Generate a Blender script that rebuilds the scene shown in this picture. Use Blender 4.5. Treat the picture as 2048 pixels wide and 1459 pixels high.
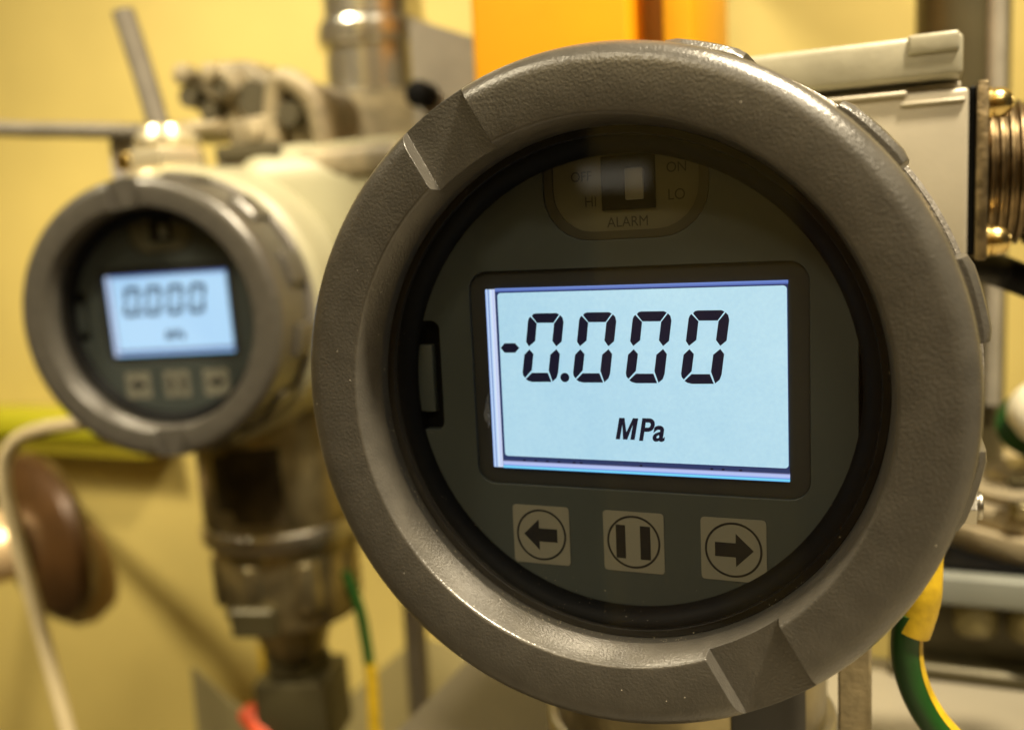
import bpy, bmesh, math, random
from mathutils import Vector, Matrix

S = 0.001                      # all lengths below are written in millimetres
R = math.radians
random.seed(7)
for o in list(bpy.data.objects):
    bpy.data.objects.remove(o)
sc = bpy.context.scene
COL = sc.collection

# ------------------------------------------------------------------ camera
cd = bpy.data.cameras.new('camera')
cam = bpy.data.objects.new('camera', cd)
COL.objects.link(cam)
right = Vector((0.9240, 0.3794, -0.0472))
fwd = Vector((-0.3823, 0.9154, -0.1258))
fwd.normalize()
right = (right - fwd * right.dot(fwd)).normalized()
up = right.cross(fwd)
cm = Matrix((right, up, -fwd)).transposed().to_4x4()
cm.translation = Vector((39.912, -126.235, 22.324)) * S
cam.matrix_world = cm
cd.sensor_width = 36
cd.lens = 36 * 1861.8 / 2048
cd.clip_start = 0.005
cd.clip_end = 20
cd.dof.use_dof = True
cd.dof.focus_distance = 0.1385
cd.dof.aperture_fstop = 11.5
sc.camera = cam

# ------------------------------------------------------------------ light
world = bpy.data.worlds.new('World')
sc.world = world
world.use_nodes = True
bg = world.node_tree.nodes['Background']
bg.inputs['Color'].default_value = (1.0, 0.84, 0.58, 1)
bg.inputs['Strength'].default_value = 0.045


def area(name, loc, target, size, power, color):
    l = bpy.data.lights.new(name, 'AREA')
    l.shape = 'DISK'
    l.size = size * S
    l.energy = power
    l.color = color
    o = bpy.data.objects.new(name, l)
    COL.objects.link(o)
    o.location = Vector(loc) * S
    o.rotation_euler = (Vector(target) - Vector(loc)).to_track_quat('-Z', 'Y').to_euler()
    return o


k_ = area('overhead_light', (300, -70, 800), (0, -20, 0), 90, 8.0, (1.0, 0.86, 0.62))
k_.data.spread = R(100)      # beam narrowed so that little light reaches the wall on the right
wall_fill = area('overhead_light', (-600, -420, 800), (-330, 450, -120), 200, 2.4, (1.0, 0.87, 0.62))  # added fill aimed at the left wall, beam kept off the front cover
wall_fill.data.spread = R(62)
area('back_wall_fill', (-250, -1150, 1200), (-350, -1500, -200), 300, 12.0, (1.0, 0.86, 0.62))  # added fill: lifts the unseen back wall that the glass reflects
area('front_fill', (500, -820, 900), (0, 150, 0), 420, 4.0, (1.0, 0.86, 0.62))  # added fill light for the surfaces facing the camera
w_ = area('wall_lamp', (-301, -1050, 105), (0, 0, 30), 100, 0.009, (1.0, 0.93, 0.74))
w_.data.shape = 'RECTANGLE'
w_.data.size = 0.085
w_.data.size_y = 0.028
sc.view_settings.view_transform = 'Standard'
sc.view_settings.look = 'None'
sc.view_settings.exposure = 0
sc.view_settings.gamma = 1
sc.cycles.max_bounces = 8
sc.cycles.transparent_max_bounces = 12


# ------------------------------------------------------------------ materials
def mat(name, color, rough=0.5, metal=0.0, noise=0.0, nscale=200, bump=0.0, bscale=900, bevel=0.0,
        spec=0.5, emit=None, estr=1.0, color2=None, speck=0.0, coat=0.0, fine=0.0):
    m = bpy.data.materials.new(name)
    m.use_nodes = True
    nt = m.node_tree
    b = nt.nodes['Principled BSDF']
    b.inputs['Roughness'].default_value = rough
    b.inputs['Metallic'].default_value = metal
    b.inputs['Specular IOR Level'].default_value = spec
    b.inputs['Coat Weight'].default_value = coat
    tc = nt.nodes.new('ShaderNodeTexCoord')
    col = (*color, 1)
    b.inputs['Base Color'].default_value = col
    if noise > 0:
        n = nt.nodes.new('ShaderNodeTexNoise')
        n.inputs['Scale'].default_value = nscale
        n.inputs['Detail'].default_value = 5
        nt.links.new(tc.outputs['Object'], n.inputs['Vector'])
        mx = nt.nodes.new('ShaderNodeMix')
        mx.data_type = 'RGBA'
        c2 = color2 or tuple(c * (1 - noise) for c in color)
        mx.inputs['A'].default_value = (*c2, 1)
        mx.inputs['B'].default_value = col
        rp = nt.nodes.new('ShaderNodeMapRange')
        rp.inputs['From Min'].default_value = 0.35
        rp.inputs['From Max'].default_value = 0.65
        nt.links.new(n.outputs['Fac'], rp.inputs['Value'])
        nt.links.new(rp.outputs['Result'], mx.inputs['Factor'])
        out = mx.outputs['Result']
        if speck > 0:
            v = nt.nodes.new('ShaderNodeTexVoronoi')
            v.inputs['Scale'].default_value = 420
            nt.links.new(tc.outputs['Object'], v.inputs['Vector'])
            lt = nt.nodes.new('ShaderNodeMath')
            lt.operation = 'LESS_THAN'
            lt.inputs[1].default_value = speck
            nt.links.new(v.outputs['Distance'], lt.inputs[0])
            wn = nt.nodes.new('ShaderNodeMath')
            wn.operation = 'GREATER_THAN'
            wn.inputs[1].default_value = 0.72
            sp = nt.nodes.new('ShaderNodeSeparateColor')
            nt.links.new(v.outputs['Color'], sp.inputs['Color'])
            nt.links.new(sp.outputs['Red'], wn.inputs[0])
            ml = nt.nodes.new('ShaderNodeMath')
            ml.operation = 'MULTIPLY'
            nt.links.new(lt.outputs[0], ml.inputs[0])
            nt.links.new(wn.outputs[0], ml.inputs[1])
            m2 = nt.nodes.new('ShaderNodeMix')
            m2.data_type = 'RGBA'
            m2.inputs['B'].default_value = (0.75, 0.70, 0.6, 1)
            nt.links.new(ml.outputs[0], m2.inputs['Factor'])
            nt.links.new(out, m2.inputs['A'])
            out = m2.outputs['Result']
        nt.links.new(out, b.inputs['Base Color'])
    nrm = None
    if bevel > 0:
        bv = nt.nodes.new('ShaderNodeBevel')
        bv.samples = 4
        bv.inputs['Radius'].default_value = bevel * S
        nrm = bv.outputs['Normal']
    if bump > 0:
        n2 = nt.nodes.new('ShaderNodeTexNoise')
        n2.inputs['Scale'].default_value = bscale
        n2.inputs['Detail'].default_value = 3
        nt.links.new(tc.outputs['Object'], n2.inputs['Vector'])
        bp = nt.nodes.new('ShaderNodeBump')
        bp.inputs['Strength'].default_value = 1.0
        bp.inputs['Distance'].default_value = bump * S
        nt.links.new(n2.outputs['Fac'], bp.inputs['Height'])
        if nrm:
            nt.links.new(nrm, bp.inputs['Normal'])
        nrm = bp.outputs['Normal']
    if fine > 0:
        n3 = nt.nodes.new('ShaderNodeTexNoise')
        n3.inputs['Scale'].default_value = 2600
        n3.inputs['Detail'].default_value = 2
        nt.links.new(tc.outputs['Object'], n3.inputs['Vector'])
        bp = nt.nodes.new('ShaderNodeBump')
        bp.inputs['Distance'].default_value = fine * S
        nt.links.new(n3.outputs['Fac'], bp.inputs['Height'])
        if nrm:
            nt.links.new(nrm, bp.inputs['Normal'])
        nrm = bp.outputs['Normal']
    if nrm:
        nt.links.new(nrm, b.inputs['Normal'])
    if emit:
        b.inputs['Emission Color'].default_value = (*emit, 1)
        b.inputs['Emission Strength'].default_value = estr
    return m


def glass_mat():
    m = bpy.data.materials.new('clear_window_glass')
    m.use_nodes = True
    nt = m.node_tree
    nt.nodes.clear()
    out = nt.nodes.new('ShaderNodeOutputMaterial')
    tr = nt.nodes.new('ShaderNodeBsdfTransparent')
    tr.inputs['Color'].default_value = (0.97, 0.975, 0.97, 1)
    gl = nt.nodes.new('ShaderNodeBsdfGlossy')
    gl.inputs['Roughness'].default_value = 0.02
    fr = nt.nodes.new('ShaderNodeFresnel')
    fr.inputs['IOR'].default_value = 1.5
    mx = nt.nodes.new('ShaderNodeMixShader')
    nt.links.new(fr.outputs[0], mx.inputs['Fac'])
    nt.links.new(tr.outputs[0], mx.inputs[1])
    nt.links.new(gl.outputs[0], mx.inputs[2])
    nt.links.new(mx.outputs[0], out.inputs['Surface'])
    return m


def lcd_mat(name, c1, c2):
    """backlit liquid crystal: a cool light with a faint mottled grain"""
    m = bpy.data.materials.new(name)
    m.use_nodes = True
    nt = m.node_tree
    b = nt.nodes['Principled BSDF']
    b.inputs['Base Color'].default_value = (0.1, 0.12, 0.12, 1)
    b.inputs['Roughness'].default_value = 0.35
    tc = nt.nodes.new('ShaderNodeTexCoord')
    acc = None
    for sc_, lo, hi, wgt in ((22, .3, .7, .6), (1500, .3, .7, .28), (300, .3, .7, .12)):
        n = nt.nodes.new('ShaderNodeTexNoise')
        n.inputs['Scale'].default_value = sc_
        n.inputs['Detail'].default_value = 3
        nt.links.new(tc.outputs['Object'], n.inputs['Vector'])
        mr = nt.nodes.new('ShaderNodeMapRange')
        mr.inputs['From Min'].default_value = lo
        mr.inputs['From Max'].default_value = hi
        mr.inputs['To Max'].default_value = wgt
        nt.links.new(n.outputs['Fac'], mr.inputs['Value'])
        if acc is None:
            acc = mr.outputs['Result']
        else:
            ad = nt.nodes.new('ShaderNodeMath')
            ad.operation = 'ADD'
            nt.links.new(acc, ad.inputs[0])
            nt.links.new(mr.outputs['Result'], ad.inputs[1])
            acc = ad.outputs[0]
    mx = nt.nodes.new('ShaderNodeMix')
    mx.data_type = 'RGBA'
    mx.inputs['A'].default_value = (*c1, 1)
    mx.inputs['B'].default_value = (*c2, 1)
    # the backlight sits at one side: a little stronger towards the upper right
    sp = nt.nodes.new('ShaderNodeSeparateXYZ')
    nt.links.new(tc.outputs['Generated'], sp.inputs[0])
    for ax, w in (('X', .42), ('Z', .3)):
        ma = nt.nodes.new('ShaderNodeMath')
        ma.operation = 'MULTIPLY_ADD'
        ma.inputs[1].default_value = w
        nt.links.new(sp.outputs[ax], ma.inputs[0])
        nt.links.new(acc, ma.inputs[2])
        acc = ma.outputs[0]
    mu = nt.nodes.new('ShaderNodeMath')
    mu.operation = 'MULTIPLY'
    mu.inputs[1].default_value = 0.62
    nt.links.new(acc, mu.inputs[0])
    acc = mu.outputs[0]
    nt.links.new(acc, mx.inputs['Factor'])
    nt.links.new(mx.outputs['Result'], b.inputs['Emission Color'])
    b.inputs['Emission Strength'].default_value = 1.0
    return m


def striped(name, cols, axis, scale):
    """edge of the light guide: fine bright and blue lines"""
    m = bpy.data.materials.new(name)
    m.use_nodes = True
    nt = m.node_tree
    b = nt.nodes['Principled BSDF']
    tc = nt.nodes.new('ShaderNodeTexCoord')
    sp = nt.nodes.new('ShaderNodeSeparateXYZ')
    nt.links.new(tc.outputs['Generated'], sp.inputs[0])
    cr = nt.nodes.new('ShaderNodeValToRGB')
    while len(cr.color_ramp.elements) < len(cols):
        cr.color_ramp.elements.new(0.5)
    for e, (p, c) in zip(cr.color_ramp.elements, cols):
        e.position = p
        e.color = (*c, 1)
    nt.links.new(sp.outputs[axis], cr.inputs['Fac'])
    b.inputs['Base Color'].default_value = (0.05, 0.05, 0.07, 1)
    nt.links.new(cr.outputs['Color'], b.inputs['Emission Color'])
    b.inputs['Emission Strength'].default_value = 1.0
    return m


M = {}
M['cover'] = mat('grey_cast_cover_paint', (0.092, 0.084, 0.069), 0.29, 0.25, 0.2, 260, 0.055, 1900, 0.22, speck=0.04, fine=0.05, spec=0.9)
M['cover_rough'] = mat('rough_cast_rim', (0.24, 0.22, 0.19), 0.40, 0.3, 0.3, 500, 0.25, 1400, 0.0)
M['cream'] = mat('pale_cream_housing_paint', (0.37, 0.35, 0.225), 0.4, 0.0, 0.08, 60, 0.03, 700, 0.8)
M['black'] = mat('black_plastic', (0.004, 0.004, 0.004), 0.5, 0, 0.3, 400, 0.02, 1500, 0.2, spec=0.08)
M['gasket'] = mat('dark_rubber', (0.006, 0.005, 0.004), 0.35, 0, 0.4, 300, 0.05, 900, 0.2, spec=0.3)
M['panel'] = mat('grey_face_plate', (0.040, 0.048, 0.044), 0.42, 0, 0.06, 90, 0.01, 1500, 0.2)
M['panel_dark'] = mat('dark_grey_display_well', (0.022, 0.023, 0.021), 0.4, 0, 0.06, 90)
M['pocket'] = mat('olive_switch_pocket', (0.095, 0.088, 0.05), 0.45, 0, 0.1, 90)
M['pocket_rim'] = mat('olive_pocket_rim', (0.03, 0.027, 0.015), 0.45)
M['key'] = mat('light_grey_key', (0.165, 0.158, 0.120), 0.45, 0, 0.05, 120)
M['ink'] = mat('black_print', (0.008, 0.008, 0.009), 0.4)
M['ink_soft'] = mat('faded_black_print', (0.008, 0.008, 0.006), 0.5)
M['slider'] = mat('ivory_slider', (0.17, 0.165, 0.125), 0.4)
M['segment'] = mat('dark_crystal_segment', (0.010, 0.011, 0.025), 0.25, emit=(.004, .004, .016))
M['glass'] = glass_mat()
M['lcd'] = lcd_mat('backlit_display', (0.30, 0.58, 0.79), (0.58, 0.84, 0.94))
M['lcd_blue'] = lcd_mat('blue_backlit_display', (0.36, 0.62, 0.95), (0.46, 0.74, 1.0))
LG = [(0, (.25, .42, .95)), (.18, (.62, .80, 1.0)), (.3, (.10, .22, .62)), (.42, (.55, .75, 1.0)),
      (.62, (.72, .82, 1.0)), (.8, (.50, .60, .95)), (.93, (.72, .8, 1.0)), (1, (.06, .10, .30))]
M['edge_left'] = striped('light_guide_edge', LG, 0, 1)
M['edge_bottom'] = striped('light_guide_lower_edge',
                           [(0, (.10, .35, .85)), (.08, (.12, .62, .95)), (.22, (.20, .75, .95)), (.3, (.10, .25, .8)),
                            (.4, (.40, .52, .95)), (.62, (.50, .58, .92)), (.74, (.30, .36, .7)), (.82, (.04, .05, .14)),
                            (1, (.03, .05, .16))], 2, 1)
M['edge_top'] = striped('light_guide_upper_edge', [(0, (.03, .07, .30)), (.4, (.10, .18, .55)), (1, (.15, .26, .68))], 2, 1)
M['lcd_frame'] = mat('display_outline', (0.01, 0.015, 0.05), 0.4, emit=(0.02, 0.035, 0.12), estr=1.0)
M['steel'] = mat('brushed_stainless', (0.52, 0.49, 0.42), 0.30, 1.0, 0.2, 120, 0.02, 700, 0.4)
M['chrome'] = mat('polished_stainless', (0.74, 0.71, 0.62), 0.24, 0.9, 0.1, 40)
M['neck'] = mat('dull_brass_toned_steel', (0.46, 0.39, 0.22), 0.30, 0.9, 0.65, 55, 0.05, 300, 0.8)
M['brass'] = mat('yellow_zinc_plated_screw', (0.75, 0.56, 0.22), 0.22, 1.0, 0.2, 500)
M['bronze'] = mat('plated_connector_shell', (0.30, 0.22, 0.12), 0.30, 0.95, 0.6, 220, 0.06, 700)
M['plate'] = mat('cast_flange_metal', (0.29, 0.22, 0.12), 0.42, 0.8, 0.6, 420, 0.35, 420, 0.3)
M['alu'] = mat('silver_beige_aluminium_paint', (0.42, 0.375, 0.285), 0.42, 0.25, 0.10, 60, 0.03, 900, 0.6)
M['alu_lid'] = mat('cast_lid_paint', (0.40, 0.37, 0.27), 0.40, 0.2, 0.2, 90, 0.12, 300, 0.8)
M['orange'] = mat('orange_powder_coat', (0.90, 0.41, 0.003), 0.5, 0, 0.04, 60, 0.02, 700, 1.0)
M['orange_dark'] = mat('dark_ochre_recess', (0.30, 0.16, 0.01), 0.6)
M['wall'] = mat('yellow_painted_wall', (0.70, 0.555, 0.17), 0.6, 0, 0.22, 3.2, 0.3, 60)
M['pole'] = mat('olive_steel_post', (0.085, 0.07, 0.032), 0.4, 0.2, 0.3, 40)
M['greypaint'] = mat('grey_machine_paint', (0.30, 0.27, 0.21), 0.5, 0.1, 0.2, 80, 0.05, 400, 0.5)
M['casting'] = mat('tan_cast_metal', (0.34, 0.28, 0.165), 0.5, 0.15, 0.6, 70, 0.4, 150, 0.8)
M['lavender'] = mat('bluish_grey_block', (0.36, 0.33, 0.31), 0.5)
M['darkhole'] = mat('hole_shade_tone', (0.05, 0.04, 0.015), 0.6)
M['nickel'] = mat('bright_nickel_nut', (0.85, 0.76, 0.52), 0.25, 0.7, 0.1, 80, 0, 0, 0.8)
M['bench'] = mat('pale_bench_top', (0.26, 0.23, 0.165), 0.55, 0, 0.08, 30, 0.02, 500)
M['bench_shaded'] = mat('shaded_bench_tone', (0.075, 0.064, 0.043), 0.5, 0, 0.1, 30, 0.02, 500)
M['floor'] = mat('brown_floor', (0.12, 0.09, 0.045), 0.7, 0, 0.2, 6)
M['green'] = mat('green_cable_sheath', (0.007, 0.055, 0.005), 0.4, 0, 0.2, 200)
M['yellow'] = mat('yellow_cable_stripe', (0.55, 0.36, 0.012), 0.45, 0, 0.4, 220, 0.15, 350)
M['white'] = mat('white_cable_sheath', (0.52, 0.43, 0.25), 0.45)
M['ivory'] = mat('ivory_plastic', (0.80, 0.75, 0.58), 0.35)
M['brown'] = mat('dark_brown_wheel', (0.085, 0.04, 0.012), 0.4, 0.2, 0.3, 60)
M['tanbrown'] = mat('tan_brown_tone', (0.30, 0.19, 0.075), 0.45)
M['copper'] = mat('peach_polished_hub', (0.85, 0.62, 0.34), 0.35, 0.5)
M['lime'] = mat('lime_yellow_trunking', (0.40, 0.38, 0.012), 0.5)
M['limeshade'] = mat('olive_trunking_shadow', (0.25, 0.21, 0.01), 0.5)
M['wedge'] = mat('olive_grey_sheet', (0.20, 0.17, 0.08), 0.55)
M['red'] = mat('orange_red_cap', (0.55, 0.07, 0.02), 0.5)
M['darkblock'] = mat('dark_grey_fitting', (0.06, 0.05, 0.022), 0.45, 0.4)
M['label'] = mat('black_rating_label', (0.10, 0.075, 0.035), 0.4, 0.3, 0.9, 38, color2=(0.006, 0.005, 0.004))
M['bluegrey'] = mat('blue_grey_flange_paint', (0.20, 0.21, 0.18), 0.45, 0.1, 0.1, 60, 0, 0, 0.6)
M['palecast'] = mat('pale_machined_metal', (0.52, 0.44, 0.29), 0.35, 0.4, 0.35, 80, 0.1, 200, 0.6)
M['dust'] = mat('pale_dust', (0.55, 0.48, 0.34), 0.7)
M['film'] = mat('torn_clear_film', (0.10, 0.11, 0.13), 0.2, coat=.5)
M['reflect_dark'] = mat('dark_reflection_tone', (0.02, 0.018, 0.014), 0.6)
M['label_black'] = mat('plain_black_label', (0.012, 0.010, 0.008), 0.45, 0, 0.5, 120)
M['olive'] = mat('olive_stud_paint', (0.13, 0.105, 0.035), 0.5)
M['rodgrey'] = mat('dull_dark_grey_rod', (0.16, 0.14, 0.105), 0.6, 0.1, 0.2, 80)
M['strap'] = mat('ribbed_pale_tag', (0.30, 0.24, 0.13), 0.5, 0.2, 0.3, 300, 0.1, 900)


# ------------------------------------------------------------------ mesh helpers
def link(name, verts, faces, m, parent=None, loc=None, rot=None, smooth=35):
    me = bpy.data.meshes.new(name)
    me.from_pydata([(v[0] * S, v[1] * S, v[2] * S) for v in verts], [], faces)
    me.validate()
    bm = bmesh.new()
    bm.from_mesh(me)
    bmesh.ops.recalc_face_normals(bm, faces=bm.faces)
    bm.to_mesh(me)
    bm.free()
    if smooth:
        for p in me.polygons:
            p.use_smooth = True
        me.set_sharp_from_angle(angle=R(smooth))
    me.materials.append(m)
    o = bpy.data.objects.new(name, me)
    COL.objects.link(o)
    if parent:
        o.parent = parent
    if loc:
        o.location = Vector(loc) * S
    if rot:
        o.rotation_euler = rot
    return o


def empty(name, loc, label, cat, group=None, rot=None):
    o = bpy.data.objects.new(name, None)
    COL.objects.link(o)
    o.empty_display_size = 0.01
    o.location = Vector(loc) * S
    if rot:
        o.rotation_euler = rot
    return tag(o, label, cat, group)


def tag(o, label, cat, group=None):
    o['label'] = label
    o['category'] = cat
    if group:
        o['group'] = group
    return o


def structure(o):
    o['kind'] = 'structure'
    return o


def xf(mesh, mtx):
    return [tuple(mtx @ Vector(v)) for v in mesh[0]], mesh[1]


def join(*ms):
    V, F = [], []
    for v, f in ms:
        b = len(V)
        V += list(v)
        F += [tuple(i + b for i in q) for q in f]
    return V, F


def lathe(prof, seg=64, closed=False):
    """profile of (radius, y) turned about the Y axis; points of radius 0 close the surface"""
    V, F, rings = [], [], []
    for r, y in prof:
        if r < 1e-6:
            rings.append([len(V)])
            V.append((0, y, 0))
        else:
            rings.append(list(range(len(V), len(V) + seg)))
            V += [(r * math.cos(2 * math.pi * k / seg), y, r * math.sin(2 * math.pi * k / seg)) for k in range(seg)]
    n = len(rings)
    for i in range(n if closed else n - 1):
        a, b = rings[i], rings[(i + 1) % n]
        for k in range(seg):
            k2 = (k + 1) % seg
            if len(a) == 1 and len(b) == 1:
                continue
            if len(a) == 1:
                F.append((a[0], b[k], b[k2]))
            elif len(b) == 1:
                F.append((a[k], a[k2], b[0]))
            else:
                F.append((a[k], a[k2], b[k2], b[k]))
    return V, F


def axis_m(p, d):
    """places the Y axis of a turned shape at p, pointing along d"""
    q = Vector((0, 1, 0)).rotation_difference(Vector(d).normalized())
    return Matrix.Translation(Vector(p)) @ q.to_matrix().to_4x4()


def cyl(p0, p1, r0, r1=None, seg=40, bev=0.0):
    r1 = r0 if r1 is None else r1
    d = Vector(p1) - Vector(p0)
    L = d.length
    b = min(bev, L * .4)
    if b > 0:
        prof = [(0, 0), (r0 - b, 0), (r0 - b * .3, b * .3), (r0, b), (r1, L - b), (r1 - b * .3, L - b * .3), (r1 - b, L), (0, L)]
    else:
        prof = [(0, 0), (r0, 0), (r1, L), (0, L)]
    return xf(lathe(prof, seg), axis_m(p0, d))


def box(x0, x1, y0, y1, z0, z1, bev=0.0, seg=3):
    bm = bmesh.new()
    bmesh.ops.create_cube(bm, size=1)
    for v in bm.verts:
        v.co = Vector(((x0 + x1) / 2 + v.co.x * (x1 - x0), (y0 + y1) / 2 + v.co.y * (y1 - y0), (z0 + z1) / 2 + v.co.z * (z1 - z0)))
    if bev > 0:
        bmesh.ops.bevel(bm, geom=bm.edges[:], offset=bev, segments=seg, profile=0.5, affect='EDGES')
    bm.verts.index_update()
    V = [tuple(v.co) for v in bm.verts]
    F = [tuple(v.index for v in f.verts) for f in bm.faces]
    bm.free()
    return V, F


def prism(out, y0, y1):
    """outline of (x, z) given thickness from y0 (front) to y1"""
    n = len(out)
    V = [(x, y0, z) for x, z in out] + [(x, y1, z) for x, z in out]
    F = [tuple(range(n)), tuple(range(2 * n - 1, n - 1, -1))]
    F += [(i, (i + 1) % n, (i + 1) % n + n, i + n) for i in range(n)]
    return V, F


def rrect(x0, x1, z0, z1, r, n=6):
    P = []
    for cx, cz, a in ((x1 - r, z1 - r, 0), (x0 + r, z1 - r, 90), (x0 + r, z0 + r, 180), (x1 - r, z0 + r, 270)):
        for k in range(n + 1):
            t = R(a + 90 * k / n)
            P.append((cx + r * math.cos(t), cz + r * math.sin(t)))
    return P


def circle(cx, cz, r, n=48):
    return [(cx + r * math.cos(2 * math.pi * k / n), cz + r * math.sin(2 * math.pi * k / n)) for k in range(n)]


def frame(outer, inner, y0, y1):
    """a flat ring between two outlines with the same number of points"""
    n = len(outer)
    V = [(x, y0, z) for x, z in outer] + [(x, y0, z) for x, z in inner] + [(x, y1, z) for x, z in outer] + [(x, y1, z) for x, z in inner]
    F = []
    for i in range(n):
        j = (i + 1) % n
        F += [(i, j, j + n, i + n), (i + 2 * n, j + 2 * n, j, i), (i + n, j + n, j + 3 * n, i + 3 * n), (i + 2 * n, i + 3 * n, j + 3 * n, j + 2 * n)]
    return V, F


def spline(P, n=10):
    P = [Vector(p) for p in P]
    out = []
    for i in range(len(P) - 1):
        a, b, c, d = P[max(i - 1, 0)], P[i], P[i + 1], P[min(i + 2, len(P) - 1)]
        for k in range(n):
            t = k / n
            out.append(0.5 * ((2 * b) + (c - a) * t + (2 * a - 5 * b + 4 * c - d) * t * t + (3 * b - a - 3 * c + d) * t ** 3))
    out.append(P[-1])
    return out


def tube(P, r, seg=20, n=10, arc=None, lift=0.0, ref=(0, 0, 1)):
    """round tube along a spline; with arc=(a0,a1) only that part of the circumference (a stripe)"""
    pts = spline(P, n)
    V, F = [], []
    N = None
    full = arc is None
    a0, a1 = arc or (0, 360)
    m = seg if full else seg + 1
    for i, p in enumerate(pts):
        t = (pts[min(i + 1, len(pts) - 1)] - pts[max(i - 1, 0)]).normalized()
        if N is None:
            N = Vector(ref)
        N = (N - t * N.dot(t)).normalized()
        B = t.cross(N)
        for k in range(m):
            a = R(a0 + (a1 - a0) * k / seg)
            rr = r[min(i, len(r) - 1)] if isinstance(r, (list, tuple)) else r
            V.append(tuple(p + (N * math.cos(a) + B * math.sin(a)) * (rr + lift)))
    for i in range(len(pts) - 1):
        for k in range(seg):
            k2 = (k + 1) % m if full else k + 1
            F.append((i * m + k, i * m + k2, (i + 1) * m + k2, (i + 1) * m + k))
    if full:
        F.append(tuple(range(m)))
        F.append(tuple(range((len(pts) - 1) * m, len(pts) * m))[::-1])
    return V, F


def lettering(body, x, z, height, y, m, parent, name='lettering', shear=0.0, bold=0.0, width=1.0, align='LEFT', rot=0.0):
    c = bpy.data.curves.new('tmp', 'FONT')
    c.body = body
    c.size = 1.0
    c.shear = shear
    c.offset = bold
    c.align_x = align
    o = bpy.data.objects.new('tmp', c)
    COL.objects.link(o)
    dg = bpy.context.evaluated_depsgraph_get()
    me = bpy.data.meshes.new_from_object(o.evaluated_get(dg))
    bpy.data.objects.remove(o)
    k = height / 0.70
    ca, sa = math.cos(R(rot)), math.sin(R(rot))
    V = []
    for v in me.vertices:
        a, b = v.co.x * k * width, v.co.y * k
        V.append((x + a * ca - b * sa, y, z + a * sa + b * ca))
    F = [tuple(p.vertices) for p in me.polygons]
    bpy.data.meshes.remove(me)
    return link(name, V, F, m, parent, smooth=0)


def boolean_cut(o, cutter):
    md = o.modifiers.new('cut', 'BOOLEAN')
    md.operation = 'DIFFERENCE'
    md.solver = 'EXACT'
    md.object = cutter
    dg = bpy.context.evaluated_depsgraph_get()
    me = bpy.data.meshes.new_from_object(o.evaluated_get(dg))
    o.modifiers.clear()
    old = o.data
    o.data = me
    bpy.data.meshes.remove(old)
    bpy.data.objects.remove(cutter)
    for p in me.polygons:
        p.use_smooth = True
    me.set_sharp_from_angle(angle=R(32))


# ------------------------------------------------------------------ the setting
wall = structure(link('wall', *box(-2200, 1800, 450, 500, -800, 1400), M['wall']))
floor = structure(link('floor', *box(-2200, 1800, -1500, 450, -830, -800), M['floor']))

structure(link('unseen_back_wall', *box(-2200, 1800, -1560, -1500, -800, 1400), M['wall']))
structure(link('brown_reflection_panels', *join(box(-110, 420, -1500, -1480, -800, 900), box(-420, -250, -1500, -1470, -700, -60)), M['tanbrown']))  # added unseen boards, placed to give brown reflections in the glass
structure(link('dark_reflection_panel', *box(-1100, -470, -1500, -1470, -800, 700), M['reflect_dark']))  # added unseen board, placed to darken the left of the glass reflection
structure(link('side_wall', *box(-2260, -2200, -1560, 500, -800, 1400), M['wall']))

# ------------------------------------------------------------------ pressure transmitter
SEG = dict(
    a=[(-14.17, 11.18), (-13.9, 11.5), (-13.5, 11.6), (-9.96, 11.58), (-9.54, 11.36), (-10.55, 10.06), (-13.34, 10.08)],
    f=[(-14.43, 11.08), (-13.40, 9.98), (-13.78, 7.17), (-14.89, 6.3), (-15.35, 7.05), (-14.86, 10.4), (-14.68, 10.85)],
    b=[(-9.36, 11.24), (-9.0, 10.85), (-8.85, 10.12), (-9.30, 7.05), (-10.23, 6.28), (-10.85, 7.16), (-10.43, 9.95)],
    e=[(-14.84, 5.8), (-14.2, 5.05), (-14.59, 2.45), (-15.81, 1.18), (-16.12, 1.55), (-16.2, 2.1), (-15.75, 4.96)],
    c=[(-10.25, 5.82), (-9.69, 5.05), (-10.12, 1.99), (-10.42, 1.2), (-11.10, 0.63), (-11.68, 2.42), (-11.3, 4.96)],
    d=[(-15.7, 0.98), (-14.61, 2.0), (-11.87, 2.02), (-11.32, 0.57), (-14.59, 0.52), (-15.3, 0.70)])
MINUS = [(-19.85, 6.06), (-19.14, 6.82), (-17.3, 6.82), (-16.61, 6.05), (-17.35, 5.28), (-19.20, 5.28)]
YP = 12.46          # depth of the display face behind the front of the cover


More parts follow.
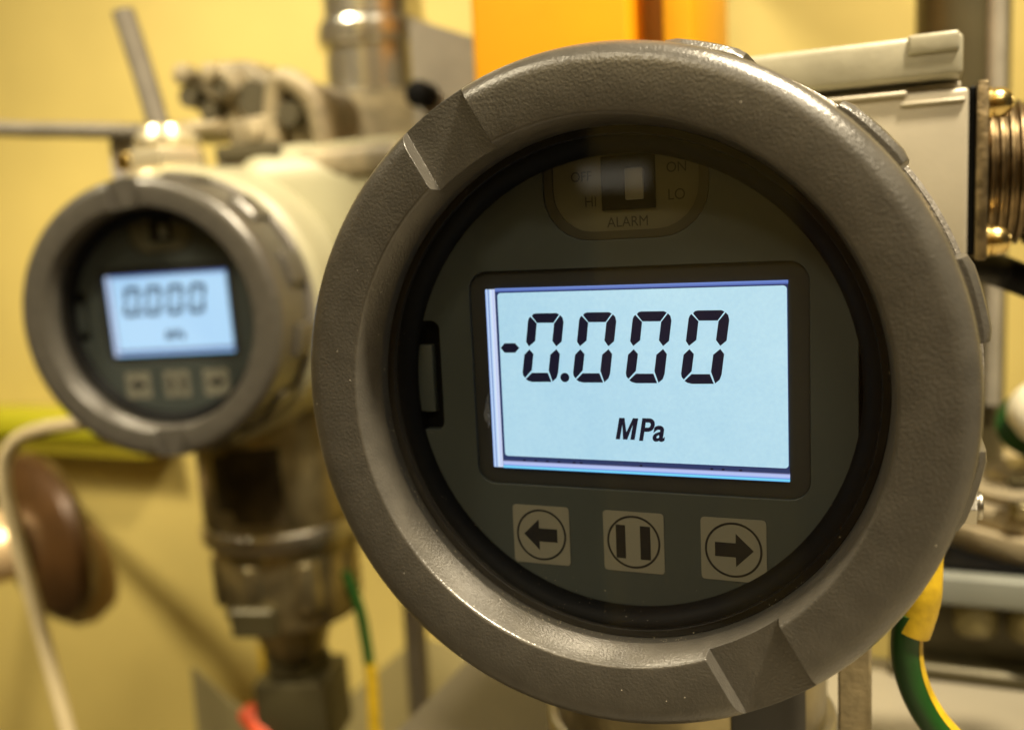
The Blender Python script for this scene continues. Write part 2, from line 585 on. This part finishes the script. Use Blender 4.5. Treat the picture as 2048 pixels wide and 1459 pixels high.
def transmitter(loc, rot, label, minus, lcd, group, slot=60, lug0=14):
    root = empty('pressure_transmitter', loc, label, 'pressure transmitter', group, rot)
    # --- screw-on cover: rounded front ring with a wrench slot cut right across it
    arc = [(46.6 + 3.5 * math.sin(R(a)), 3.5 - 3.5 * math.cos(R(a))) for a in range(0, 91, 15)]
    inn = [(40.45 - 0.55 * math.sin(R(a)), 0.55 - 0.55 * math.cos(R(a))) for a in range(75, -1, -25)]
    prof = [(39.25, 9.0), (39.25, 6.6)] + inn + arc + [(50.25, 12), (50.35, 17), (50.4, 22.4), (46.8, 22.7), (46.8, 27), (45, 27), (45, 9.0)]
    cover = link('cover_ring', *lathe(prof, 192, closed=True), M['cover'], root)
    V, F = prism([(-70, -5.7), (70, -5.7), (70, 6.1), (-70, 6.1)], -6, 2.7)
    V = [(x, y, z * (1 + (-y + 0.5) * 0.02)) for x, y, z in V]
    cutter = link('tmp_cutter', *xf((V, F), Matrix.Rotation(R(slot), 4, 'Y')), M['cover'], root)
    boolean_cut(cover, cutter)
    # --- gripping lugs round the back of the cover
    first = None
    for k in range(12):
        a = lug0 + 30 * k
        if first is None:
            n = 8
            out = []
            for rr in (49.9, 52.3):
                for i in range(n + 1):
                    t = R(-6.6 + 13.2 * i / n)
                    out.append((rr, t))
            V, F = [], []
            ys = [(12.2, 0.55), (13.0, 0.9), (14.2, 1.0), (25.2, 1.04), (25.8, .8)]
            for y, s in ys:
                for i in range(n + 1):
                    e = min(i, n - i)
                    t = R(-6.6 + 13.2 * i / n)
                    rr = 49.9 + 2.45 * s * (0.86 if e == 0 else 1.0)
                    V.append((rr * math.cos(t), y, rr * math.sin(t)))
                for i in range(n + 1):
                    t = R(-6.9 + 13.8 * i / n)
                    V.append((49.6 * math.cos(t), y, 49.6 * math.sin(t)))
            m = n + 1
            w = 2 * m
            for j in range(len(ys) - 1):
                for i in range(n):
                    F.append((j * w + i, j * w + i + 1, (j + 1) * w + i + 1, (j + 1) * w + i))
                for i in (0, n):
                    F.append((j * w + i, j * w + m + i, (j + 1) * w + m + i, (j + 1) * w + i))
            for j in (0, len(ys) - 1):
                for i in range(n):
                    F.append((j * w + i, j * w + i + 1, j * w + m + i + 1, j * w + m + i))
            first = link('lug', V, F, M['cover'], root, rot=(0, -R(a), 0))
        else:
            c = first.copy()
            COL.objects.link(c)
            c.parent = root
            c.rotation_euler = (0, -R(a), 0)
    rim = [(46, 26.2), (51.2, 26.2), (51.9, 26.9), (51.9, 28.6), (51.2, 29.4), (46, 29.4)]
    link('rough_rim', *lathe(rim, 160, closed=True), M['cover_rough'], root)
    # --- window
    link('seal_ring', *lathe([(39.15, 8.8), (38.1, 9.0), (37.9, 10.4), (39.15, 10.4)], 96, closed=True), M['gasket'], root)
    link('glass', *lathe([(0, 6.9), (39.2, 6.9)], 96), M['glass'], root, smooth=0)
    link('inner_bezel', *lathe([(38.05, 9.6), (36.6, 10.6), (35.6, 11.9), (35.5, 12.35), (35.6, 14.5), (44, 14.5), (44, 9.6)], 96, closed=True), M['black'], root)
    # --- face plate with its openings
    plate = link('face_plate', *lathe([(0, 12.5), (36.9, 12.5), (36.9, 16), (0, 16)], 96), M['panel'], root)
    ct = link('tmp_cutter', *join(prism(rrect(-25.1, 28.35, -16.7, 18.5, 3.0), 11, 13.3),
                                  prism(rrect(-38.0, -30.9, -7.9, 10.7, 1.6), 11, 14.6),
                                  prism(rrect(-11.4, 14.45, 22.65, 52, 7.5), 11, 13.4), prism([(34.9, -12.5), (45, -12.5), (45, 16), (34.9, 16)], 11, 18)), M['panel_dark'], root)
    boolean_cut(plate, ct)
    link('backing', *lathe([(0, 16.2), (40, 16.2), (40, 17), (0, 17)], 64), M['black'], root)
    link('display_well', *prism(rrect(-25.0, 28.25, -16.6, 18.4, 2.9), 13.1, 13.4), M['panel_dark'], root)
    # --- display
    disp = link('display', *box(-20.4, 25.3, YP + .12, YP + .55, -12.0, 15.2), lcd, root, smooth=0)
    fr_o = rrect(-20.42, 25.37, -12.55, 15.16, .1)
    fr_i = rrect(-20.05, 25.24, -11.9, 14.98, .55)
    link('display_outline', *frame(fr_o, fr_i, YP + .02, YP + .1), M['lcd_frame'], disp, smooth=0)
    link('light_guide_edge', *box(-22.15, -20.42, YP + .06, YP + .5, -13.87, 15.6), M['edge_left'], disp, smooth=0)
    link('light_guide_edge', *box(-20.42, 25.38, YP + .06, YP + .5, -13.95, -12.4), M['edge_bottom'], disp, smooth=0)
    link('light_guide_edge', *box(-20.42, 25.38, YP + .06, YP + .5, 15.15, 15.72), M['edge_top'], disp, smooth=0)
    V, F = [], []
    dots = join(*[prism(rrect(x - .22, x + .22, -12.62, -12.36, .1, 3), YP - .02, YP + .04)
                  for x in (-16.6, -14.6, -12.6, -10.6, -8.0, -6.8, 3.0, 14.0, 15.7, 18.3)])
    link('solder_marks', *dots, M['segment'], disp, smooth=0)
    proto = {}
    for k in range(4):
        for s_, out in SEG.items():
            if k == 0:
                proto[s_] = link('segment', *prism(out, YP - .03, YP + .04), M['segment'], disp, smooth=0)
            else:
                c = proto[s_].copy()
                COL.objects.link(c)
                c.parent = disp
                c.location.x = 8.62 * k * S
    link('decimal_point', *prism(circle(-9.0, 1.3, .74), YP - .03, YP + .04), M['segment'], disp, smooth=0)
    if minus:
        link('minus_sign', *prism(MINUS, YP - .03, YP + .04), M['segment'], disp, smooth=0)
    lettering('Pa', 2.62, -8.42, 3.45, YP - .03, M['segment'], disp, 'unit_lettering', shear=0.2, bold=0.024, width=0.90)
    h, w, t, k_ = 3.42, 3.05, .68, .40
    mp = [(0, 0), (t, 0), (t, h * .70), (w / 2 - .34, 0), (w / 2 + .34, 0), (w - t, h * .70), (w - t, 0), (w, 0), (w, h), (w - t * 1.25, h), (w / 2, h * .34), (t * 1.25, h), (0, h)]
    link('unit_lettering', *prism([(-.95 + x + z * k_ * .5, -8.42 + z) for x, z in mp], YP - .03, YP + .04), M['segment'], disp, smooth=0)
    # --- keys
    for k in (-1, 0, 1):
        cx, cz = 1.42 + 15.6 * k, -24.95
        key = link('key', *prism(rrect(cx - 4.92, cx + 4.92, cz - 4.92, cz + 4.92, .6), YP - .06, 12.6), M['key'], root, smooth=0)
        yk0, yk1 = YP - .09, YP - .05
        link('key_ring', *frame(circle(cx, cz, 4.32, 64), circle(cx, cz, 4.0, 64), yk0, yk1), M['ink'], key, smooth=0)
        if k == 0:
            for x0, x1 in ((-2.85, -1.3), (1.1, 2.75)):
                link('pause_bar', *prism([(cx + x0, cz - 2.75), (cx + x1, cz - 2.75), (cx + x1, cz + 2.7), (cx + x0, cz + 2.7)], yk0, yk1), M['ink'], key, smooth=0)
        else:
            A = [(-3.03, 0.03), (-.38, 2.6), (-.36, 1.1), (2.78, 1.1), (2.78, -1.12), (-.36, -1.12), (-.38, -2.6)]
            link('arrow', *prism([(cx + x, cz + z) for x, z in A] if k == -1 else [(cx - x, cz + z) for x, z in A], yk0, yk1), M['ink'], key, smooth=0)
    # --- alarm switch above the display
    pk = link('switch_pocket', *prism(rrect(-11.3, 14.35, 22.75, 39.0, 7.2), 13.2, 13.5), M['pocket'], root, smooth=0)
    link('pocket_rim', *frame(rrect(-11.3, 14.35, 22.75, 50, 7.4), rrect(-9.9, 12.9, 24.0, 48, 6.4), 12.75, 13.3), M['pocket_rim'], pk, smooth=0)
    link('switch_body', *box(-2.0, 6.35, 12.7, 14, 27.1, 35.2, .1, 1), M['black'], pk)
    link('slider', *box(1.8, 4.65, 12.3, 13.2, 28.5, 33.2, .25, 2), M['slider'], pk)
    for body, x, z, h, rot_ in (('ALARM', -1.35, 24.55, 1.55, 0), ('LO', 8.1, 28.15, 1.6, 0), ('HI', -4.9, 27.85, 1.6, 0), ('OFF', -7.0, 31.75, 1.5, 0), ('ON', 8.0, 32.2, 1.5, 0)):
        lettering(body, x, z, h, 13.12, M['ink_soft'], pk, 'lettering', width=.92)
    # --- release clip in its slot at the left
    link('clip_slot', *prism(rrect(-37.6, -30.95, -7.8, 10.6, 1.4), 14.2, 14.8), M['black'], root, smooth=0)
    link('release_clip', *box(-36.2, -32.6, 12.7, 14.2, -4.9, 6.6, .3, 2), M['panel'], root)
    return root


g_disp = 'pressure transmitters with lit displays'
main = transmitter((0, 0, 0), (0, 0, 0), 'large sharp grey round transmitter in front whose lit display reads -0.000 MPa', True, M['lcd'], g_disp)
# housing and neck of the front one
link('housing', *lathe([(0, 27), (40.5, 27), (40.5, 33), (39, 36), (38.5, 64), (37, 67), (0, 67)], 96), M['cream'], main)
link('neck', *cyl((0, 56, -36), (0, 56, -78), 27.5, bev=1.5, seg=64), M['neck'], main)
link('clamp_collar', *cyl((0, 56, -73), (0, 56, -79), 29.5, seg=64, bev=1), M['steel'], main)
link('lower_body', *cyl((0, 56, -78), (0, 56, -117.5), 24, seg=8, bev=2), M['neck'], main)
V, F = [], []
for i in range(13):
    t = R(-62 + 34 * i / 12)
    V += [(27.9 * math.cos(t), 56 + 27.9 * math.sin(t), -44), (27.9 * math.cos(t), 56 + 27.9 * math.sin(t), -70)]
for i in range(12):
    F.append((2 * i, 2 * i + 1, 2 * i + 3, 2 * i + 2))
link('rating_label', V, F, M['label_black'], main)
link('ground_screw', *join(cyl((46, 42, -24), (52.2, 42, -24), 3.2, seg=6), cyl((52.2, 42, -24), (53.2, 42, -24), 2.4, bev=.4)), M['steel'], main)
rng = random.Random(5)
V, F = [], []
for i in range(230):
    a = R(rng.gauss(-105, 42))
    lo = rng.random() < .62
    r, y = (rng.uniform(38.2, 39.1), rng.uniform(6.72, 6.86)) if lo else (rng.uniform(30, 39), 6.8)
    c = Vector((r * math.cos(a), y, r * math.sin(a)))
    q = rng.uniform(.03, .085) if lo else rng.uniform(.02, .05)
    b0 = len(V)
    for k in range(4):
        t = R(90 * k + rng.uniform(-30, 30))
        V.append((c.x + q * math.cos(t) * rng.uniform(.5, 1.5), c.y - rng.uniform(0, .06), c.z + q * math.sin(t)))
    F += [(b0, b0 + 1, b0 + 2), (b0, b0 + 2, b0 + 3)]
dust = link('dust_specks', V, F, M['dust'], main, smooth=0)
dust['kind'] = 'stuff'
V, F = [], []
for i in range(9):
    z = -6.6 + i * .72
    for k in range(4):
        V.append((-22.3 - k * .38 * (1 - abs(i - 3.6) / 5.5) + rng.uniform(-.08, .08), 12.35 - rng.uniform(0, .35), z + k * -.25 + rng.uniform(-.15, .15)))
for i in range(8):
    for k in range(3):
        F.append((i * 4 + k, i * 4 + k + 1, i * 4 + k + 5, i * 4 + k + 4))
link('film_scrap', V, F, M['film'], main, smooth=0)
link('tag_strip', *box(30.4, 36.0, 40, 42, -117, -36, .4, 1), M['strap'], main)

back = transmitter((-204.63, 127.48, 2.54), Matrix(((.9743, -.2249, -.0086), (.2244, .9737, -.0383), (.017, .0353, .9992))).to_euler(),
                   'blurred smaller grey transmitter behind at left whose lit display reads 0.000', False, M['lcd_blue'], g_disp, slot=86, lug0=17)
link('housing', *lathe([(0, 29), (52, 29), (54.2, 31.5), (54.6, 36), (53.5, 41), (55.5, 60), (57, 90), (55, 118), (40, 122), (0, 122)], 96), M['cream'], back)
link('housing_shoulder', *box(6, 92, 58, 120, 8, 63, 17, 6), M['cream'], back)
link('housing_screw', *cyl((62, 57.2, 50), (62, 59, 50), 4.0, bev=.6), M['casting'], back)
nk = link('neck', *cyl((0, 95, -50), (0, 95, -102), 36.5, bev=2, seg=64), M['neck'], back)
V, F = [], []
for i in range(17):
    t = R(-115 + 50 * i / 16)
    V += [(36.9 * math.cos(t), 95 + 36.9 * math.sin(t), -62 - (3 if i < 5 else 0)), (36.9 * math.cos(t), 95 + 36.9 * math.sin(t), -96 + (6 if i < 5 else 0))]
for i in range(16):
    F.append((2 * i, 2 * i + 1, 2 * i + 3, 2 * i + 2))
link('rating_label', V, F, M['label'], back)
link('clamp_collar', *cyl((0, 95, -101), (0, 95, -110), 38, seg=64, bev=2), M['steel'], back)
lb = link('lower_body', *join(cyl((0, 95, -110), (0, 95, -150), 33.5, 32, seg=64, bev=4)), M['neck'], back)
for t in (-150, -100, -55, -10):
    link('bolt', *cyl((27 * math.cos(R(t)), 95 + 27 * math.sin(R(t)), -116), (27 * math.cos(R(t)), 95 + 27 * math.sin(R(t)), -140), 8.5, seg=24, bev=2), M['neck'], lb)
link('vent_plug', *box(-14, 6, 57, 66, -147, -134, 1, 1), M['darkblock'], back)
link('stem_cone', *cyl((-2, 95, -149), (-2, 95, -172), 21, 14, seg=40, bev=1), M['neck'], back)
link('stem_nut', *cyl((-2, 95, -172), (-2, 95, -178), 17, seg=6), M['darkblock'], back)
link('hex_fitting', *box(-19, 17, 78, 112, -215, -180, 2.5, 2), M['darkblock'], back)

# ------------------------------------------------------------------ aluminium connector box, right of the front transmitter
jb = empty('connector_box', (34, 100, 18), 'silver aluminium box with cast lid and plated round connector on its right side', 'junction box')
jp = Vector((34, 100, 18))


def at(parent, m):
    """shift a mesh given in scene millimetres into the frame of an unrotated thing"""
    l = parent.location / S
    return [(v[0] - l.x, v[1] - l.y, v[2] - l.z) for v in m[0]], m[1]


link('box_body', *at(jb, join(box(-16, 52, 70, 132, 10, 47.6, .8, 3), box(-14, 50.8, 73, 130, 47.5, 49.2, .4, 2))), M['alu'], jb)
link('face_ledge', *at(jb, box(-14, 41.4, 69.2, 71.6, 46.9, 47.9, .4, 2)), M['alu'], jb)
link('face_ledge', *at(jb, box(40.2, 51.4, 69.4, 71.6, 45.0, 45.8, .35, 2)), M['alu'], jb)
link('lid', *at(jb, box(-17, 50.9, 69.2, 133, 49.6, 57.6, 1.1, 3)), M['alu_lid'], jb)
link('lid_pad', *at(jb, box(41.5, 50.2, 68.6, 90, 54.2, 57.8, .5, 3)), M['alu_lid'], jb)
link('gasket', *at(jb, box(52, 53.3, 71, 118, 16.6, 47.8, .3, 1)), M['black'], jb)
fl = link('flange_plate', *at(jb, box(53.3, 55.4, 70.2, 118, 15.6, 48.6, .5, 2)), M['plate'], jb)
for yy in (74.2, 114):
    for zz in (44.6, 19.2):
        prof = [(0, 4.2), (1.2, 4.2), (1.2, 3.6), (1.9, 3.9), (2.7, 2.9), (2.9, 1.8), (2.9, 1.0), (2.4, .9), (2.4, .7), (3.1, .7), (3.1, 0), (0, 0)]
        link('screw', *at(jb, xf(lathe(prof, 32), axis_m((55.4, yy, zz), (1, 0, 0)))), M['brass'], jb)
prof = [(0, 0), (13.2, 0)]
y = 0.6
for k in range(7):
    prof += [(13.2, y), (14.4, y + .5), (14.4, y + 1.0), (13.2, y + 1.5)]
    y += 1.75
prof += [(13.2, y), (13.2, y + .6), (17.2, y + .7), (17.4, y + 1.2), (17.4, y + 12), (0, y + 12)]
link('threaded_connector', *at(jb, xf(lathe(prof, 72), axis_m((55.4, 91, 32.4), (1, 0, 0)))), M['bronze'], jb)
link('mounting_arm', *at(jb, box(20, 44, 131, 236, 24, 40, 1, 2)), M['greypaint'], jb)

cb = link('black_cable', *tube([(52, 96, 14), (57, 104, 13.2), (61, 110, 11.8), (66, 112, 9.5), (78, 116, 4), (96, 122, -2)], 3.6, 16), M['black'])
tag(cb, 'black flexible cable below the round connector at right edge', 'cable')

# ------------------------------------------------------------------ post behind it
pt = empty('steel_post', (60.5, 246, -600), 'tall dark olive steel post standing at the right behind the aluminium box', 'post')
link('shaft_and_streak', *cyl((0, 0, 0), (0, 0, 1200), 15.2, seg=64), M['pole'], pt)
link('shaft_and_streak', *cyl((9.5, -13.2, 560), (9.5, -13.2, 1200), 3.0, seg=24), M['greypaint'], pt)  # thin grey strip standing in for the light streak on the post
link('base_plate', *cyl((0, 0, -200), (0, 0, 0), 15.2, seg=64), M['pole'], pt)

# ------------------------------------------------------------------ orange housing above
oh = empty('orange_housing', (-50, 180, 60), 'bright orange metal housing above the front transmitter with dark vertical recess', 'actuator')
link('front_panel', *at(oh, box(-84, -33.5, 150, 215, 66, 330, 1.5, 3)), M['orange'], oh)
link('recess', *at(oh, box(-33.6, -23.6, 168, 215, 68, 328)), M['orange_dark'], oh)  # recess in a darker ochre than the panels
link('side_panel', *at(oh, box(-23.7, -15.2, 152, 215, 66, 330, 1, 2)), M['orange'], oh)
link('lower_trim', *at(oh, box(-87, -34, 149, 170, 62.5, 65.8, .8, 2)), M['brown'], oh)
link('wall_bracket', *at(oh, box(-70, -30, 214.5, 450, 200, 230)), M['greypaint'], oh)

# ------------------------------------------------------------------ polished cylinder and grey bracket at the top
cc = empty('steel_cylinder', (-194, 282, 66), 'polished stainless cylinder with a dark grooved collar at the top of the photo', 'cylinder')
prof = [(0, 0), (24.5, 0), (24.5, 50), (23.6, 51), (23.6, 53), (26.5, 54), (27, 55), (27, 64), (26, 65.5), (24, 66), (24, 200), (0, 200)]
link('barrel', *xf(lathe(prof, 72), axis_m((0, 0, 0), (0, 0, 1))), M['chrome'], cc)
link('collar_band', *xf(lathe([(24, 56), (27.4, 56.4), (27.4, 62), (24, 62.4)], 72, True), axis_m((0, 0, 0), (0, 0, 1))), M['chrome'], cc)
link('foot_flange', *xf(lathe([(0, -24), (62, -24), (58, -6), (48, 8), (38, 20), (31, 28), (26, 32), (0, 32)], 72), axis_m((0, 0, 0), (0, 0, 1))), M['casting'], cc)
link('gold_reflection', *cyl((24.5, 3, 2), (24.5, 3, 46), 3.4, seg=24), M['brass'], cc)  # brass-coloured strip standing in for a gold reflection on the barrel

gb = empty('grey_bracket', (-134, 240, 60), 'grey metal plate bracket between the polished cylinder and the orange housing', 'bracket')
link('bracket_plate', *at(gb, prism([(-149, 119), (-119, 107), (-117, 60), (-149, 60)], 232, 262)), M['greypaint'], gb)
link('bracket_plate', *at(gb, box(-152, -112, 262, 450, 70, 100)), M['greypaint'], gb)
link('clamp_knob', *at(gb, cyl((-141.5, 220, 86), (-141.5, 232, 86), 5.5, seg=24, bev=1.5)), M['black'], gb)

# ------------------------------------------------------------------ valve block on top of the rear transmitter
vm = empty('valve_manifold', (-205, 230, 60), 'tan cast valve block with knobs and dark ports behind the rear transmitter', 'valve')
def soft(out, y0, y1, bev):
    m = bmesh.new()
    V, F = prism(out, y0, y1)
    vs_ = [m.verts.new(v) for v in V]
    for f in F:
        m.faces.new([vs_[i] for i in f])
    bmesh.ops.recalc_face_normals(m, faces=m.faces)
    bmesh.ops.bevel(m, geom=m.edges[:], offset=bev, segments=3, profile=.5, affect='EDGES')
    m.verts.index_update()
    r_ = [tuple(v.co) for v in m.verts], [tuple(v.index for v in f.verts) for f in m.faces]
    m.free()
    return r_


link('block_body', *at(vm, soft([(-244, 99), (-239, 104), (-231, 106.5), (-212, 105), (-205, 98.5), (-193, 97), (-186, 91), (-181, 80), (-179, 62), (-224, 62), (-227, 76), (-236, 82), (-244, 89)], 206, 246, 2.2)), M['casting'], vm)
link('front_pad', *at(vm, soft([(-232, 103), (-216, 102), (-213, 92), (-222, 88), (-233, 92)], 200, 208, 1.5)), M['casting'], vm)
link('front_pad', *at(vm, soft([(-218, 80), (-199, 81), (-197, 66), (-218, 66)], 198, 208, 1.5)), M['casting'], vm)
link('elbow', *at(vm, tube([(-199, 203, 66), (-198, 203, 84), (-193, 202, 94), (-185, 203, 91), (-179, 205, 82), (-176, 206, 62)], 4.8, 20, 6)), M['casting'], vm)
link('foot', *at(vm, box(-226, -120, 194, 250, 52, 65, 4, 3)), M['casting'], vm)
link('side_plate', *at(vm, box(-258, -222, 204, 236, 76, 83, 2, 2)), M['casting'], vm)
for x, z, r in ((-240, 101, 4.6), (-226, 100, 4.2), (-206, 74, 4.5)):
    link('bolt_head', *at(vm, cyl((x, 196, z), (x, 204, z), r, seg=6, bev=.6)), M['casting'], vm)
for x, z, r in ((-208.5, 88.5, 7.5), (-239, 92, 4.6), (-222, 94, 4.2), (-189, 80, 5.0), (-229, 85, 4.0)):
    link('port_shade', *at(vm, cyl((x, 198.5 if x != -208.5 else 202, z), (x, 207, z), r, seg=24)), M['darkhole'], vm)  # solid discs, the dark inside of the holes put into their colour
link('slot_shade', *at(vm, box(-222, -190, 191.5, 195, 63, 69, 1, 1)), M['darkhole'], vm)  # solid strip coloured as the shade in the slit
link('valve_stud', *at(vm, cyl((-252, 202, 79), (-226, 202, 79), 3.5, seg=20, bev=.8)), M['casting'], vm)

lr = empty('lever_rod', (-249, 192, 76), 'grey straight rod rising and leaning left above the rear transmitter', 'lever')
link('rod', *at(lr, tube([(-248, 192, 72), (-255, 192, 100), (-261.5, 190, 128)], 4.6, 20, 4)), M['rodgrey'], lr)

hr = empty('horizontal_pipe', (-300, 196, 83), 'thin horizontal grey pipe entering from the left into the rear valve', 'pipe')
link('pipe', *at(hr, tube([(-420, 192, 98), (-340, 192, 87), (-300, 194, 83), (-252, 196, 78)], 3.4, 20, 6)), M['rodgrey'], hr)
link('pipe_support', *at(hr, box(-287, -262, 200, 212, 52, 80, 1.5, 2)), M['lavender'], hr)

gn = empty('cable_gland', (-230, 170, 56), 'bright nickel nut on top of the rear transmitter beside the leaning rod', 'cable gland')
link('gland_nut', *at(gn, join(cyl((-228, 172, 58), (-228, 172, 67), 15, seg=6, bev=1.5))), M['nickel'], gn)
link('gland_cap', *at(gn, cyl((-228, 172, 67), (-228, 172, 76), 13, 11, seg=40, bev=3)), M['nickel'], gn)
link('gland_seat', *at(gn, cyl((-229, 172, 47), (-229, 172, 58), 17, seg=40, bev=2)), M['nickel'], gn)
link('gland_clip', *at(gn, box(-251, -243, 166, 172, 60, 67, 1.5, 2)), M['brass'], gn)

# ------------------------------------------------------------------ cables
P = [(-262, 154, -40.6), (-272, 151, -41.2), (-287, 150, -43.2), (-302, 150, -48), (-311.5, 150, -57), (-314, 150, -68), (-311.5, 150, -88.5), (-302.5, 150, -130.4), (-293, 150, -177), (-286, 150, -215), (-280, 150, -260)]
wc = link('white_cable', *tube(P, 3.1, 18), M['white'])
tag(wc, 'cream white cable bending down from the rear transmitter at the left edge', 'cable')

gc = empty('ground_cable', (42, 40, -47), 'green and yellow ground cable curving below the front transmitter at right', 'cable')
GP = [(42.2, 40, -43), (41.6, 40, -48), (42.0, 40, -53), (43.8, 40, -58.5), (47, 40, -63.5), (52, 40, -68), (60, 42, -72), (75, 46, -74)]
link('sheath', *at(gc, tube(GP, 2.6, 20)), M['green'], gc)
link('yellow_stripe', *at(gc, tube(GP, 2.6, 8, arc=(-110, -50), lift=0.06, ref=(0, -1, 0))), M['yellow'], gc)
link('terminal_sleeve', *at(gc, tube([(46.0, 41, -29), (45.2, 40.4, -35), (44.2, 40, -40.5), (42.5, 40, -46.3)], [1.6, 1.7, 1.8, 1.9, 2.1, 2.3, 2.5, 2.7, 2.8, 2.9, 2.95, 3, 3], 20, 4)), M['yellow'], gc)

g2 = empty('ground_cable', (-171, 200, -140), 'short green and yellow ground cable hanging behind the rear transmitter neck', 'cable')
link('sheath', *at(g2, tube([(-178, 200, -112), (-172.5, 200, -128), (-170.5, 200, -141), (-169.3, 200, -153)], 2.4, 16, 6)), M['green'], g2)
link('yellow_sheath', *at(g2, tube([(-169.3, 200, -152), (-168.6, 200, -162), (-169, 200, -180), (-170, 200, -240)], 2.6, 16, 6)), M['yellow'], g2)

gp = link('grey_pipe', *cyl((-182, 262, -800), (-181, 262, -100), 5.6, seg=32), M['greypaint'])
tag(gp, 'vertical grey pipe standing in the gap left of the front transmitter', 'pipe')

yp = link('yellow_pipe', *cyl((-253, 238, -800), (-253, 238, -30), 4.6, seg=32), M['yellow'])
tag(yp, 'slim yellow pipe running down beside the rear transmitter neck', 'pipe')

# ------------------------------------------------------------------ left side
hw = empty('brown_handwheel', (-425, 262, -150), 'round dark brown handwheel with pale hub at the left edge', 'handwheel')
link('wheel', *at(hw, xf(lathe([(0, 2), (26, 0), (44, 3), (53, 11), (54, 17), (48, 24), (30, 28), (0, 28)], 64), axis_m((-450, 262, -143), (0.35, 1, 0.1)))), M['brown'], hw)
link('hub', *at(hw, xf(lathe([(0, -24), (11, -22), (18, -16), (21, -4), (21, 6), (0, 6)], 48), axis_m((-456, 254, -141), (0.35, 1, 0.1)))), M['copper'], hw)
link('lower_light_side', *at(hw, xf(lathe([(0, -8), (22, -6), (33, 4), (35, 14), (30, 26), (0, 30)], 64), axis_m((-452, 285, -172), (0.35, 1, 0.1)))), M['tanbrown'], hw)  # tan lump: the wheel's lighter lower shading put into colour
link('spindle', *at(hw, cyl((-436, 285, -138), (-640, 450, -175), 9, seg=32)), M['casting'], hw)

tk = empty('cable_trunking', (-560, 440, -100), 'lime yellow horizontal cable trunking on the wall at left', 'trunking')
link('cover_strip', *at(tk, box(-1200, -500, 405, 448, -112, -93, 4, 2)), M['lime'], tk)
link('shadow_strip', *at(tk, box(-1200, -492, 412, 449, -126, -113, 1, 1)), M['limeshade'], tk)  # strip coloured as the shadow below the trunking cover

sp = empty('sheet_bracket', (-270, 222, -215), 'olive grey triangular sheet bracket at the bottom left of the rear stem', 'bracket')
link('gusset', *at(sp, prism([(-287, -180), (-262, -196), (-243, -203), (-236, -190), (-222, -182), (-218, -260), (-287, -260)], 220, 223)), M['wedge'], sp)
link('foot', *at(sp, box(-287, -215, 220, 450, -268, -260)), M['wedge'], sp)
rc = link('red_cap', *xf(lathe([(0, 0), (4, 0), (5.4, 1.5), (5.4, 14), (4, 20), (0, 21)], 32), axis_m((-248, 212, -191), (.75, -.1, -.65))), M['red'])
tag(rc, 'small orange red cap by the dark fitting under the rear transmitter', 'cap')

# ------------------------------------------------------------------ bench and valve stack at the right
bt = empty('bench', (100, 45, -118), 'pale beige bench plate under the instruments at the bottom right', 'bench')
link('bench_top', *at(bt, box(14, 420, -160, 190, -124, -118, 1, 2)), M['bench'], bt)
link('bench_top_shaded', *at(bt, box(-97, 13.4, -160, 190, -124, -118, 1, 2)), M['bench_shaded'], bt)  # left half of the top, the transmitter's shadow put into its colour
for x in (-88, 410):
    for y_ in (-150, 180):
        link('leg', *at(bt, box(x - 6, x + 6, y_ - 6, y_ + 6, -800, -124.2)), M['greypaint'], bt)

vs = empty('flange_stack', (88, 212, -118), 'stacked grey and tan flanges on a dark base at the right edge', 'flange')
link('base', *at(vs, join(box(38, 170, 176, 250, -118, -113, 1, 1), box(47, 170, 184, 246, -113, -91.6, 2, 2))), M['darkblock'], vs)
for x, r in ((62.5, 6.2), (79, 8)):
    link('stud', *at(vs, cyl((x, 180, -103), (x, 180, -91.6), r, seg=32, bev=3)), M['olive'], vs)
link('lower_flange', *at(vs, box(40, 170, 172, 250, -91.5, -82.2, 1.2, 3)), M['bluegrey'], vs)
link('gasket', *at(vs, box(44, 170, 177, 250, -82.1, -80.5)), M['black'], vs)
link('upper_flange', *at(vs, join(cyl((102, 232, -80.4), (102, 232, -72.4), 58, seg=96, bev=1), cyl((102, 232, -72.4), (102, 232, -66), 55, seg=96, bev=2))), M['palecast'], vs)
link('bonnet', *at(vs, cyl((84, 214, -66), (84, 214, -57), 24, 17, seg=64, bev=3)), M['palecast'], vs)
link('lever', *at(vs, box(71, 112, 184, 190, -58, -54.5, 1.5, 2)), M['darkblock'], vs)
for x in (57.5, 75):
    link('bolt', *at(vs, cyl((x, 184, -66), (x, 184, -61.5), 3.4, seg=6, bev=.4)), M['neck'], vs)

tp = empty('tap_knob', (80, 214, -35), 'ivory tap knob with a green collar at the right edge', 'knob')
link('knob', *at(tp, xf(lathe([(0, -12), (5, -11.4), (9, -8), (10.5, -2), (9.5, 4), (6, 7), (0, 8)], 40), axis_m((82, 200, -36), (-.5, -.5, .5)))), M['ivory'], tp)
link('collar', *at(tp, cyl((79, 206, -41), (84, 218, -46), 10.5, seg=40, bev=1)), M['green'], tp)
link('valve_body', *at(tp, cyl((84, 218, -46), (86, 232, -50), 7, seg=32)), M['neck'], tp)
